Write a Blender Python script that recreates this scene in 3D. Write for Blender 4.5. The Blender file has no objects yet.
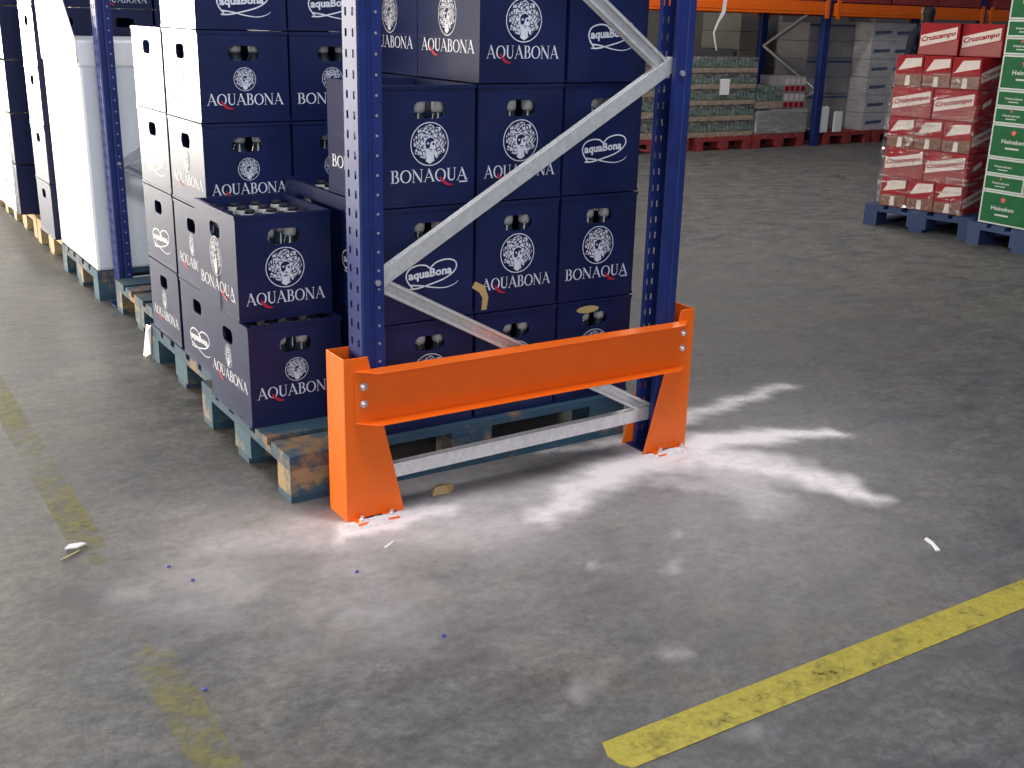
import bpy, math, random
import numpy as np
from mathutils import Matrix, Vector
PI = math.pi
S = bpy.context.scene
COL = S.collection
random.seed(7)

# ------------------------------------------------------------------ camera
cam_d = bpy.data.cameras.new('camera'); cam = bpy.data.objects.new('camera', cam_d); COL.objects.link(cam)
F_PX = 1116.8
cam_d.sensor_width = 36.0; cam_d.lens = F_PX / 1024 * 36.0; cam_d.clip_end = 200
r_ = (0.84447497, -0.53505249, 0.02410126); u_ = (0.14707156, 0.27492274, 0.95015127); f_ = (0.51500678, 0.79883435, -0.31085637)
M = Matrix(((r_[0], u_[0], -f_[0], -1.1551), (r_[1], u_[1], -f_[1], -2.6190), (r_[2], u_[2], -f_[2], 1.3422), (0, 0, 0, 1)))
cam.matrix_world = M
S.camera = cam

# ------------------------------------------------------------------ world, light, exposure
S.view_settings.view_transform = 'Standard'
try: S.view_settings.look = 'None'
except Exception: pass
S.view_settings.gamma = 1.0; S.view_settings.use_curve_mapping = False
S.view_settings.exposure = 0.45
world = bpy.data.worlds.new('hall_light'); S.world = world; world.use_nodes = True
bg = world.node_tree.nodes['Background']; bg.inputs[0].default_value = (0.62, 0.68, 0.86, 1); bg.inputs[1].default_value = 0.20

def area(name, loc, target, sx, sy, power, color):
    d = bpy.data.lights.new(name, 'AREA'); d.shape = 'RECTANGLE'; d.size = sx; d.size_y = sy; d.energy = power; d.color = color
    o = bpy.data.objects.new(name, d); COL.objects.link(o); o.location = loc
    o.rotation_euler = (Vector(target) - Vector(loc)).to_track_quat('-Z', 'Y').to_euler()
    return o
# daylight: the open loading door at the far end of the left aisle, doors along the left side, the door behind the photographer
area('door_daylight_end', (-3.3, 15.2, 1.9), (-3.3, 0, 1.9), 5.6, 3.8, 2100, (1.0, 0.94, 0.83))
area('door_daylight_side', (-7.2, 4.0, 1.3), (0, 3.0, 0.5), 8.0, 2.2, 900, (1.0, 0.88, 0.70))
area('door_daylight_behind', (-2.6, -7.5, 2.6), (0.8, 0.4, 0.3), 4.0, 3.0, 190, (0.93, 0.95, 1.0))
area('added_overhead', (1.8, 3.4, 4.8), (1.8, 3.4, 0), 1.3, 0.14, 35, (1.0, 0.96, 0.9))  # added unseen light, placed to make glints on the red cartons' film
area('skylight', (0.3, -0.9, 4.2), (0.4, -0.5, 0), 1.8, 1.0, 95, (0.95, 0.97, 1.0))
area('added_overhead', (6.0, 5.2, 4.6), (6.0, 5.1, 0), 1.8, 0.3, 95, (1.0, 0.94, 0.84))  # added overhead light for the warm patch on the back floor

# ------------------------------------------------------------------ materials
def new_mat(name):
    m = bpy.data.materials.new(name); m.use_nodes = True
    nt = m.node_tree; return m, nt, nt.nodes['Principled BSDF']
def N(nt, t, **kw):
    n = nt.nodes.new(t)
    for k, v in kw.items(): setattr(n, k, v)
    return n
def ramp(nt, src, stops):
    r = N(nt, 'ShaderNodeValToRGB'); e = r.color_ramp.elements
    while len(e) < len(stops): e.new(0.5)
    for i, (p, c) in enumerate(stops):
        e[i].position = p; e[i].color = c if len(c) == 4 else (*c, 1)
    nt.links.new(src, r.inputs[0]); return r
def noise(nt, scale, detail=4, rough=.55, vec=None, dist=0.0):
    n = N(nt, 'ShaderNodeTexNoise'); n.inputs['Scale'].default_value = scale; n.inputs['Detail'].default_value = detail
    n.inputs['Roughness'].default_value = rough; n.inputs['Distortion'].default_value = dist
    if vec is not None: nt.links.new(vec, n.inputs['Vector'])
    return n
def mix(nt, fac, a, b, blend='MIX'):
    m = N(nt, 'ShaderNodeMix', data_type='RGBA', blend_type=blend)
    for i, v in ((0, fac), (6, a), (7, b)):
        if hasattr(v, 'links'): nt.links.new(v, m.inputs[i])
        elif i == 0: m.inputs[0].default_value = v
        else: m.inputs[i].default_value = (*v, 1) if len(v) == 3 else v
    return m.outputs[2]
def math_(nt, op, a, b=None, clamp=False):
    m = N(nt, 'ShaderNodeMath', operation=op, use_clamp=clamp)
    for i, v in ((0, a), (1, b)):
        if v is None: continue
        if hasattr(v, 'links'): nt.links.new(v, m.inputs[i])
        else: m.inputs[i].default_value = v
    return m.outputs[0]
def plain(name, col, rough=.5, metal=0.0, var=.12, scale=14, bump=0.0, spec=.5):
    m, nt, b = new_mat(name)
    tc = N(nt, 'ShaderNodeTexCoord'); n = noise(nt, scale, 5, .6, tc.outputs['Object'])
    lo = tuple(max(0, c * (1 - var)) for c in col); hi = tuple(min(1, c * (1 + var)) for c in col)
    r = ramp(nt, n.outputs[0], [(.3, lo), (.7, hi)])
    nt.links.new(r.outputs[0], b.inputs['Base Color'])
    b.inputs['Roughness'].default_value = rough; b.inputs['Metallic'].default_value = metal
    b.inputs['Specular IOR Level'].default_value = spec
    if bump:
        bp = N(nt, 'ShaderNodeBump'); bp.inputs['Strength'].default_value = bump; bp.inputs['Distance'].default_value = .004
        n2 = noise(nt, scale * 5, 3, .6, tc.outputs['Object']); nt.links.new(n2.outputs[0], bp.inputs['Height']); nt.links.new(bp.outputs[0], b.inputs['Normal'])
    return m
MT = {}
MT['orange'] = plain('orange_paint', (.80, .128, .003), .42, var=.05, scale=9, bump=.06)
MT['rack_blue'] = plain('blue_rack_paint', (.011, .024, .13), .5, var=.2, scale=12, bump=.05, spec=.3)
MT['galv'] = plain('galvanised_steel', (.78, .79, .80), .36, metal=.62, var=.12, scale=60)
MT['bolt'] = plain('bolt_steel', (.75, .75, .78), .3, metal=.8, var=.1, scale=80)
MT['hole_light'] = plain('painted_hole_light', (.30, .30, .36), .4, metal=.2, var=.1, scale=80)  # pale colour imitating light in the round flange holes
MT['dark'] = plain('slot_dark', (.006, .007, .015), .7)
MT['crate'] = plain('dark_blue_crate_plastic', (.0055, .011, .056), .37, var=.25, scale=7, bump=.08, spec=.42)
MT['print'] = plain('white_print', (.60, .62, .70), .5, var=.14, scale=160)
MT['printred'] = plain('red_print', (.42, .012, .035), .5, var=.1, scale=80)
MT['glass'] = plain('dark_bottle_glass', (.02, .035, .05), .12, var=.2, scale=20)
MT['caplight'] = plain('pale_neck_label', (.42, .42, .41), .4, var=.25, scale=60)
MT['tape'] = plain('brown_tape', (.42, .3, .12), .5)
MT['white'] = plain('white_plastic', (.8, .8, .8), .45, var=.06, scale=6)
MT['greyload'] = plain('grey_carton', (.24, .235, .24), .6, var=.12, scale=7, bump=.1)
MT['stripe'] = plain('navy_print', (.03, .05, .17), .6, var=.3, scale=30)
MT['cardboard'] = plain('cardboard', (.38, .26, .14), .8, var=.15, scale=20)
MT['greenglass'] = plain('green_bottle_glass', (.03, .10, .07), .15, var=.4, scale=25)
MT['wall'] = plain('grey_wall_paint', (.24, .23, .21), .8, var=.12, scale=1.3)
MT['red'] = plain('red_carton', (.23, .003, .009), .5, var=.15, scale=8, spec=.15)
MT['darkred'] = plain('brown_bottle_print', (.13, .05, .035), .35, var=.7, scale=40)
MT['cream'] = plain('cream_label', (.50, .43, .40), .45, var=.1, scale=20)
MT['green'] = plain('green_carton', (.005, .080, .026), .6, var=.18, scale=12, spec=.12)
MT['palegrey'] = plain('pale_carton_edge', (.34, .38, .35), .5, var=.1, scale=20)
MT['star'] = plain('red_star_print', (.55, .03, .02), .5)
MT['palecarton'] = plain('pale_grey_carton', (.48,.47,.48), .4, var=.1)
MT['pink'] = plain('pink_print', (.20, .025, .03), .4)
MT['cloth'] = plain('dark_navy_cloth', (.012, .014, .03), .85, var=.3, scale=20)
MT['skin'] = plain('skin', (.45, .25, .17), .55)
MT['hair'] = plain('dark_hair', (.008, .007, .008), .6)
MT['redwood'] = plain('red_painted_wood', (.26, .03, .03), .7, var=.35, scale=9)
MT['dust'] = plain('white_concrete_dust', (.70, .65, .65), .95, var=.12, scale=70, bump=.5)

def wood(name, paint, bare, amount, scale=5):
    m, nt, b = new_mat(name)
    tc = N(nt, 'ShaderNodeTexCoord'); mp = N(nt, 'ShaderNodeMapping'); mp.inputs['Scale'].default_value = (1.2, 7, 7)
    oi = N(nt, 'ShaderNodeObjectInfo')
    add = N(nt, 'ShaderNodeVectorMath', operation='ADD'); nt.links.new(tc.outputs['Object'], add.inputs[0]); nt.links.new(oi.outputs['Location'], add.inputs[1])
    nt.links.new(add.outputs[0], mp.inputs[0])
    g = noise(nt, 9, 6, .65, mp.outputs[0], .4); w = noise(nt, scale, 6, .7, add.outputs[0])
    bc = ramp(nt, g.outputs[0], [(.3, tuple(c * .6 for c in bare)), (.7, bare)])
    pc = ramp(nt, g.outputs[0], [(.25, tuple(c * .6 for c in paint)), (.75, paint)])
    f = ramp(nt, w.outputs[0], [(amount - .05, (0, 0, 0)), (amount + .05, (1, 1, 1))])
    nt.links.new(mix(nt, f.outputs[0], pc.outputs[0], bc.outputs[0]), b.inputs['Base Color']); b.inputs['Roughness'].default_value = .78
    bp = N(nt, 'ShaderNodeBump'); bp.inputs['Strength'].default_value = .25; bp.inputs['Distance'].default_value = .004
    nt.links.new(g.outputs[0], bp.inputs['Height']); nt.links.new(bp.outputs[0], b.inputs['Normal'])
    return m
MT['bluewood'] = wood('worn_blue_pallet_wood', (.022, .068, .115), (.24, .15, .075), .58)
MT['blueblock'] = wood('worn_blue_block', (.035, .095, .14), (.32, .22, .115), .54)
MT['barewood'] = wood('bare_pallet_wood', (.42, .30, .16), (.5, .38, .22), .5)
MT['bluepaintwood'] = wood('blue_pallet_paint', (.006, .028, .10), (.03, .05, .11), .62)

def film_mat(name, alpha=.35, col=(.8, .8, .82), rough=.16, scale=9, stretch=(1, 1, 6), bump=.9, milk=.35, lo=.40):
    """thin plastic film: transparent, with creases that are glossy and slightly milky"""
    m, nt, b = new_mat(name); out = nt.nodes['Material Output']
    tc = N(nt, 'ShaderNodeTexCoord'); mp = N(nt, 'ShaderNodeMapping'); mp.inputs['Scale'].default_value = stretch
    mp.inputs['Rotation'].default_value = (.25, .2, 0); nt.links.new(tc.outputs['Object'], mp.inputs[0])
    n = noise(nt, scale, 5, .6, mp.outputs[0], .8)
    bp = N(nt, 'ShaderNodeBump'); bp.inputs['Strength'].default_value = bump; bp.inputs['Distance'].default_value = .03
    nt.links.new(n.outputs[0], bp.inputs['Height'])
    tr = N(nt, 'ShaderNodeBsdfTransparent'); gl = N(nt, 'ShaderNodeBsdfGlossy'); gl.inputs['Roughness'].default_value = rough; nt.links.new(bp.outputs[0], gl.inputs['Normal'])
    df = N(nt, 'ShaderNodeBsdfDiffuse'); df.inputs[0].default_value = (*col, 1)
    a = ramp(nt, n.outputs[0], [(lo, (alpha * .08,) * 3), (.70, (min(.9, alpha * 1.6),) * 3)])
    m1 = N(nt, 'ShaderNodeMixShader'); m1.inputs[0].default_value = milk; nt.links.new(gl.outputs[0], m1.inputs[1]); nt.links.new(df.outputs[0], m1.inputs[2])
    m2 = N(nt, 'ShaderNodeMixShader'); nt.links.new(a.outputs[0], m2.inputs[0]); nt.links.new(tr.outputs[0], m2.inputs[1]); nt.links.new(m1.outputs[0], m2.inputs[2])
    nt.links.new(m2.outputs[0], out.inputs['Surface']); return m
MT['film'] = film_mat('stretch_film', .16)
MT['filmgrey'] = film_mat('grey_stretch_film', .6, (.33, .33, .33), .25)
MT['shroud'] = plain('white_shroud_film', (.62, .66, .72), .35, var=.05, scale=5, bump=.2)
MT['shroudband'] = plain('white_shroud_band', (.75, .77, .8), .4, var=.03, scale=5)

# ------------------------------------------------------------------ mesh helpers
class MB:
    def __init__(s): s.v = []; s.f = []; s.m = []
    def add(s, vs, fs, m=0):
        o = len(s.v); s.v += [tuple(v) for v in vs]; s.f += [tuple(i + o for i in f) for f in fs]; s.m += [m] * len(fs); return s
    def box(s, x0, x1, y0, y1, z0, z1, m=0):
        return s.add([(x0,y0,z0),(x1,y0,z0),(x1,y1,z0),(x0,y1,z0),(x0,y0,z1),(x1,y0,z1),(x1,y1,z1),(x0,y1,z1)],
                     [(0,3,2,1),(4,5,6,7),(0,1,5,4),(1,2,6,5),(2,3,7,6),(3,0,4,7)], m)
    def prism(s, pts, fn, a, b, m=0):
        n = len(pts); vs = [fn(p, a) for p in pts] + [fn(p, b) for p in pts]
        return s.add(vs, [tuple(range(n))[::-1], tuple(range(n, 2*n))] + [(i, (i+1) % n, n+(i+1) % n, n+i) for i in range(n)], m)
    def cyl(s, p0, p1, r0, r1=None, n=12, m=0, cap=True):
        r1 = r0 if r1 is None else r1; p0 = Vector(p0); p1 = Vector(p1); d = (p1-p0).normalized(); a = d.orthogonal().normalized(); b = d.cross(a)
        vs = [p0 + (a*math.cos(2*PI*i/n) + b*math.sin(2*PI*i/n))*r0 for i in range(n)] + [p1 + (a*math.cos(2*PI*i/n) + b*math.sin(2*PI*i/n))*r1 for i in range(n)]
        fs = [(i, (i+1) % n, n+(i+1) % n, n+i) for i in range(n)]
        if cap: fs += [tuple(range(n))[::-1], tuple(range(n, 2*n))]
        return s.add(vs, fs, m)
    def lathe(s, prof, c=(0,0,0), n=12, m=0):
        vs = []; fs = []
        for r, z in prof: vs += [(c[0]+r*math.cos(2*PI*i/n), c[1]+r*math.sin(2*PI*i/n), c[2]+z) for i in range(n)]
        for k in range(len(prof)-1): fs += [(k*n+i, k*n+(i+1) % n, (k+1)*n+(i+1) % n, (k+1)*n+i) for i in range(n)]
        fs += [tuple(range(n))[::-1], tuple(range((len(prof)-1)*n, len(prof)*n))]
        return s.add(vs, fs, m)
    def strip(s, pts, ws, fn, m=0):
        """flat stroke: 2-D polyline pts with widths ws; fn maps (u,v)->3-D"""
        L = []; n = len(pts)
        if not hasattr(ws, '__len__'): ws = [ws]*n
        for i, (x, y) in enumerate(pts):
            a = pts[max(0, i-1)]; b = pts[min(n-1, i+1)]; dx, dy = b[0]-a[0], b[1]-a[1]; l = math.hypot(dx, dy) or 1
            nx, ny = -dy/l*ws[i]/2, dx/l*ws[i]/2
            L += [fn(x+nx, y+ny), fn(x-nx, y-ny)]
        return s.add(L, [(2*i, 2*i+1, 2*i+3, 2*i+2) for i in range(n-1)], m)
    def poly(s, pts, fn, m=0): return s.add([fn(*p) for p in pts], [tuple(range(len(pts)))], m)
    def mesh(s, name, mats, smooth=False):
        me = bpy.data.meshes.new(name); me.from_pydata(s.v, [], s.f)
        for m in mats: me.materials.append(MT[m] if isinstance(m, str) else m)
        me.polygons.foreach_set('material_index', s.m)
        if smooth: me.polygons.foreach_set('use_smooth', [True]*len(s.f))
        me.update(); return me
    def build(s, name, mats, parent=None, bevel=0, solid=0, smooth=False, loc=None):
        if not isinstance(mats, (list, tuple)): mats = [mats]
        o = bpy.data.objects.new(name, s.mesh(name, mats, smooth)); COL.objects.link(o)
        if parent: o.parent = parent
        if loc: o.location = loc
        if solid:
            q = o.modifiers.new('solid', 'SOLIDIFY'); q.thickness = solid; q.offset = 0
        if bevel:
            q = o.modifiers.new('bevel', 'BEVEL'); q.width = bevel; q.segments = 2; q.limit_method = 'ANGLE'
        return o
def inst(name, mesh, parent=None, loc=(0,0,0), rz=0.0):
    o = bpy.data.objects.new(name, mesh); COL.objects.link(o); o.parent = parent; o.location = loc; o.rotation_euler = (0, 0, rz); return o
def thing(name, label, cat, loc=(0,0,0), rz=0.0, group=None):
    o = bpy.data.objects.new(name, None); o.empty_display_size = .05; COL.objects.link(o); o.location = loc; o.rotation_euler = (0, 0, rz)
    return tag(o, label, cat, group)
def tag(o, label=None, cat=None, group=None, kind=None):
    if label: o['label'] = label
    if cat: o['category'] = cat
    if group: o['group'] = group
    if kind: o['kind'] = kind
    return o
def dup(root, loc, rz=0.0, label=None, group=None):
    r = root.copy(); COL.objects.link(r); r.location = loc; r.rotation_euler = (0, 0, rz)
    if label: r['label'] = label
    if group: r['group'] = group
    for ch in list(root.children):
        c = ch.copy(); COL.objects.link(c); c.parent = r
        for g in list(ch.children):
            d = g.copy(); COL.objects.link(d); d.parent = c
    return r
def smooth_path(pts, k=6, closed=False):
    out = []; n = len(pts)
    for i in range(n if closed else n-1):
        g = (lambda j: pts[j % n]) if closed else (lambda j: pts[min(max(j, 0), n-1)])
        p0, p1, p2, p3 = g(i-1), g(i), g(i+1), g(i+2)
        for t in range(k):
            t /= k
            out.append(tuple(.5*((2*p1[a]) + (-p0[a]+p2[a])*t + (2*p0[a]-5*p1[a]+4*p2[a]-p3[a])*t*t + (-p0[a]+3*p1[a]-3*p2[a]+p3[a])*t**3) for a in range(2)))
    out.append(pts[0] if closed else pts[-1]); return out

# ------------------------------------------------------------------ floor
def seg_dist(X, Y, pts):
    D = np.full(X.shape, 1e9); T = np.zeros(X.shape); n = len(pts)-1
    for i in range(n):
        ax, ay = pts[i]; bx, by = pts[i+1]; dx, dy = bx-ax, by-ay
        t = np.clip(((X-ax)*dx+(Y-ay)*dy)/(dx*dx+dy*dy), 0, 1); d = np.hypot(X-ax-t*dx, Y-ay-t*dy)
        m = d < D; D[m] = d[m]; T[m] = (i+t[m])/n
    return D, T
gx = np.concatenate([np.linspace(-9, -2.4, 12), np.arange(-2.2, 3.4, .02), np.linspace(3.6, 20, 20)])
gy = np.concatenate([np.linspace(-9, -2.3, 12), np.arange(-2.1, 2.0, .02), np.linspace(2.2, 16, 20)])
GX, GY = np.meshgrid(gx, gy)
# ragged edges: shift the sampling point a little with a few sines
WX = GX + .018*np.sin(GY*31+GX*17) + .012*np.sin(GX*53-GY*41); WY = GY + .014*np.sin(GX*27+GY*11) + .008*np.sin(GX*71+GY*63)
dust = np.zeros(GX.shape)
def streak(pts, w0, w1, a0, a1, soft=1.0):
    global dust
    D, T = seg_dist(WX, WY, pts); w = 1.15*(w0+(w1-w0)*T); a = 1.15*(a0+(a1-a0)*T)
    dust = np.maximum(dust, a*np.exp(-(D/w)**2*soft))
streak([(1.08,-.02),(1.29,-.01),(1.45,-.04),(1.62,-.10),(1.76,-.15)], .085, .040, 1.1, .95, 1.2)
streak([(1.10,-.03),(1.29,-.20),(1.38,-.37),(1.42,-.50),(1.415,-.60)], .13, .045, .80, .75)
streak([(1.11,-.04),(.91,-.055),(.76,-.10),(.60,-.18),(.50,-.25)], .10, .065, 1.1, .75, 1.1)
streak([(1.30,.17),(1.44,.223),(1.69,.253),(2.01,.312)], .03, .03, .45, .5)
streak([(1.36,.21),(1.56,.235),(1.85,.28)], .045, .03, .65, .6)
streak([(-.03,-.055),(.05,-.045),(.16,-.05),(.28,-.06)], .045, .055, 1.2, .85)
streak([(-.35,.02),(-.15,-.0),(.0,-.08),(.35,-.20)], .10, .16, .22, .40)
streak([(.25,-.03),(.45,-.09),(.7,-.13)], .10, .12, .35, .35)
streak([(1.12,.10),(.98,.145),(.78,.17)], .03, .02, .5, .3)
streak([(1.15,-.12),(1.18,-.33),(1.1,-.5)], .13, .10, .5, .28)
streak([(.9,-.12),(1.05,-.30),(1.2,-.45)], .05, .05, .4, .3)
for (x, y, w, a) in [(.35,-.15,.35,.28),(-.05,-.2,.22,.22),(-.40,-.13,.20,.20),(-.62,-.09,.07,.16),(.9,-.35,.55,.16),(-.1,-.42,.25,.16),(.2,-.5,.3,.10),(-.3,0.1,.25,.12),(1.5,-.2,.5,.08),(.36,-.99,.035,.2),(.3,-1.28,.03,.12),(.62,-.66,.02,.3),(.45,-.55,.018,.3),(.75,-.5,.02,.3),(.1,-1.0,.03,.15)]:
    dust = np.maximum(dust, a*np.exp(-(((WX-x)**2+(WY-y)**2)/w**2)))
grime_shade = np.zeros(GX.shape)  # dirt stains, plus broad patches painting the dimmer light at lower right
for (x, y, w, a) in [(-.75,-.07,.07,.9),(-.72,-.15,.08,.9),(-.80,-.3,.10,.5),(-.235,.566,.09,.4),(-.30,.62,.05,.5),(.97,-1.36,.12,.7),(.87,-1.29,.07,.6),(.28,-1.32,.05,.8),(.5,-1.02,.10,.6),(-.2,-.15,.06,.35),(-.17,-.10,.05,.35),(1.5,.9,.9,.5),(2.6,1.0,1.2,.55),(3.2,-.2,1.2,.3),(.0,-.75,.12,.35),(-.15,-.62,.08,.4),(.55,-.62,.25,.25),(1.3,-1.3,.8,.38),(.2,-1.3,.5,.25),(2.2,-.6,.9,.35)]:
    grime_shade = np.maximum(grime_shade, a*np.exp(-(((WX-x)**2+(WY-y)**2)/w**2)))
nxg, nyg = len(gx), len(gy)
V = np.stack([GX.ravel(), GY.ravel(), np.zeros(GX.size)], 1)
idx = np.arange(nxg*nyg).reshape(nyg, nxg)
Fq = np.stack([idx[:-1,:-1].ravel(), idx[:-1,1:].ravel(), idx[1:,1:].ravel(), idx[1:,:-1].ravel()], 1)
fm = bpy.data.meshes.new('floor'); fm.from_pydata(V.tolist(), [], Fq.tolist())
for nm, arr in (('dust', dust), ('grime_shade', grime_shade)):
    at = fm.attributes.new(nm, 'FLOAT', 'POINT'); at.data.foreach_set('value', arr.ravel().astype(np.float32))
floor = bpy.data.objects.new('floor', fm); COL.objects.link(floor); tag(floor, kind='structure')
m, nt, b = new_mat('worn_concrete'); fm.materials.append(m)
geo = N(nt, 'ShaderNodeNewGeometry'); P = geo.outputs['Position']
mpa = N(nt, 'ShaderNodeMapping'); mpa.inputs['Rotation'].default_value = (0, 0, .35); mpa.inputs['Scale'].default_value = (1.2, 2.0, 1); nt.links.new(P, mpa.inputs[0])
n1 = noise(nt, 1.1, 8, .62, P); n2 = noise(nt, 4.2, 10, .68, mpa.outputs[0], .6); n3 = noise(nt, 38, 8, .7, P); n4 = noise(nt, 13, 9, .72, mpa.outputs[0], .4); n5 = noise(nt, 170, 3, .7, P)
base = ramp(nt, n2.outputs[0], [(.30, (.054, .056, .062)), (.5, (.090, .091, .096)), (.72, (.145, .143, .143))])
n6 = noise(nt, 2.3, 9, .72, P, .3)
c = mix(nt, math_(nt, 'MULTIPLY', ramp(nt, n6.outputs[0], [(.42, (0,)*3), (.62, (1,)*3)]).outputs[0], .55), base.outputs[0], (.160, .143, .112))
pit = noise(nt, 55, 6, .8, P, .5); pf = ramp(nt, math_(nt, 'ADD', pit.outputs[0], math_(nt, 'MULTIPLY', n6.outputs[0], .35)), [(.62, (1,)*3), (.68, (0,)*3)])
c = mix(nt, math_(nt, 'MULTIPLY', math_(nt, 'SUBTRACT', 1.0, pf.outputs[0]), .0), c, (.05, .05, .05))
blot = noise(nt, 7.5, 10, .78, mpa.outputs[0], .5); c = mix(nt, .85, c, ramp(nt, blot.outputs[0], [(.36, (.62,)*3), (.50, (1,)*3), (.66, (1.30,)*3)]).outputs[0], 'MULTIPLY')
sp = ramp(nt, n3.outputs[0], [(.38, (.55, .55, .55)), (.55, (1.0, 1.0, 1.0)), (.68, (1.25, 1.25, 1.25))])
c = mix(nt, .8, c, sp.outputs[0], 'MULTIPLY')
sp2 = ramp(nt, n5.outputs[0], [(.3, (.8, .8, .8)), (.7, (1.18, 1.18, 1.18))])
c = mix(nt, .8, c, sp2.outputs[0], 'MULTIPLY')
ag = N(nt, 'ShaderNodeAttribute', attribute_name='grime_shade')
gf = math_(nt, 'MULTIPLY', ag.outputs['Fac'], ramp(nt, n4.outputs[0], [(.35, (.45,)*3), (.55, (1,)*3)]).outputs[0], True)
c = mix(nt, math_(nt, 'MULTIPLY', gf, .9), c, (.045, .044, .047))
# pale scuffs
mpb = N(nt, 'ShaderNodeMapping'); mpb.inputs['Rotation'].default_value = (0, 0, .55); mpb.inputs['Scale'].default_value = (1.2, 13, 1); nt.links.new(P, mpb.inputs[0])
sc = noise(nt, 3.0, 6, .7, mpb.outputs[0], .2)
scf = ramp(nt, sc.outputs[0], [(.64, (0,)*3), (.76, (.55,)*3)])
c = mix(nt, math_(nt, 'MULTIPLY', scf.outputs[0], n2.outputs[0]), c, (.38, .36, .36))
ad = N(nt, 'ShaderNodeAttribute', attribute_name='dust')
dn = math_(nt, 'ADD', ad.outputs['Fac'], math_(nt, 'MULTIPLY', math_(nt, 'SUBTRACT', n4.outputs[0], .5), math_(nt, 'MULTIPLY', ad.outputs['Fac'], 1.5)), True)
dn = math_(nt, 'POWER', dn, .8)
c = mix(nt, dn, c, (.80, .73, .73))
nt.links.new(c, b.inputs['Base Color'])
rr = ramp(nt, n2.outputs[0], [(.3, (.44,)*3), (.7, (.66,)*3)])
rg = math_(nt, 'ADD', rr.outputs[0], math_(nt, 'MULTIPLY', dn, .4), True); nt.links.new(rg, b.inputs['Roughness'])
bp = N(nt, 'ShaderNodeBump'); bp.inputs['Strength'].default_value = .16; bp.inputs['Distance'].default_value = .004
nt.links.new(math_(nt, 'ADD', n4.outputs[0], math_(nt, 'MULTIPLY', n3.outputs[0], .5)), bp.inputs['Height']); nt.links.new(bp.outputs[0], b.inputs['Normal'])

# worn yellow floor paint
def paint_mat(name, col, wear_lo, wear_hi, low_amp, fade=False):
    m, nt, b = new_mat(name); geo = N(nt, 'ShaderNodeNewGeometry'); P = geo.outputs['Position']
    a = noise(nt, 16, 9, .75, P); l = noise(nt, 1.6, 3, .5, P); d = noise(nt, 60, 5, .7, P)
    s = math_(nt, 'ADD', a.outputs[0], math_(nt, 'MULTIPLY', math_(nt, 'SUBTRACT', l.outputs[0], .5), low_amp))
    if fade:
        sx = N(nt, 'ShaderNodeSeparateXYZ'); nt.links.new(P, sx.inputs[0])
        w1 = math_(nt, 'ABSOLUTE', math_(nt, 'ADD', sx.outputs[1], .08)); w2 = math_(nt, 'MULTIPLY', math_(nt, 'SUBTRACT', .42, w1), .6, True)
        s = math_(nt, 'SUBTRACT', s, w2)
    al = ramp(nt, s, [(wear_lo, (0,)*3), (wear_hi, (1,)*3)])
    cc = ramp(nt, d.outputs[0], [(.3, tuple(x*.62 for x in col)), (.65, col)])
    dk = ramp(nt, a.outputs[0], [(.36, (.12, .12, .10)), (.5, (1, 1, 1))])
    nt.links.new(mix(nt, .6, cc.outputs[0], dk.outputs[0], 'MULTIPLY'), b.inputs['Base Color']); b.inputs['Roughness'].default_value = .6
    nt.links.new(al.outputs[0], b.inputs['Alpha']); return m
MT['yellow'] = paint_mat('yellow_line_paint', (.40, .335, .04), .27, .40, .2)
MT['yellowworn'] = paint_mat('worn_yellow_line_paint', (.30, .27, .07), .42, .92, .5, True)
def line_mesh(name, pts, mat, label):
    mb = MB(); mb.prism(pts, lambda p, z: (p[0], p[1], z), .0004, .0016)
    o = mb.build(name, mat); tag(o, label, 'floor line', None); return o
line_mesh('floor_line', [(.015,-1.162),(.0,-1.20),(.004,-1.232),(.02,-1.254),(4.5,-1.262),(4.5,-1.165)], 'yellow', 'solid yellow painted floor line across the lower right of the concrete floor')
line_mesh('floor_line', [(-.698,-2.4),(-.612,-2.4),(-.604,-.2),(-.604,4.5),(-.69,4.5),(-.69,-.2)], 'yellowworn', 'faded and worn yellow floor line running alongside the stacks on the left')

# ------------------------------------------------------------------ walls of the hall
w = MB(); w.box(-.4, 19.5, 15.5, 15.7, 0, 5.5); w.box(-8.5, -6.3, 15.5, 15.7, 0, 5.5); w.box(-6.3, -.4, 15.5, 15.7, 3.9, 5.5)
tag(w.build('wall_back', 'wall'), kind='structure')
w = MB(); w.box(19.3, 19.5, -9, 15.5, 0, 5.5); tag(w.build('wall_right', 'wall'), kind='structure')

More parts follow.
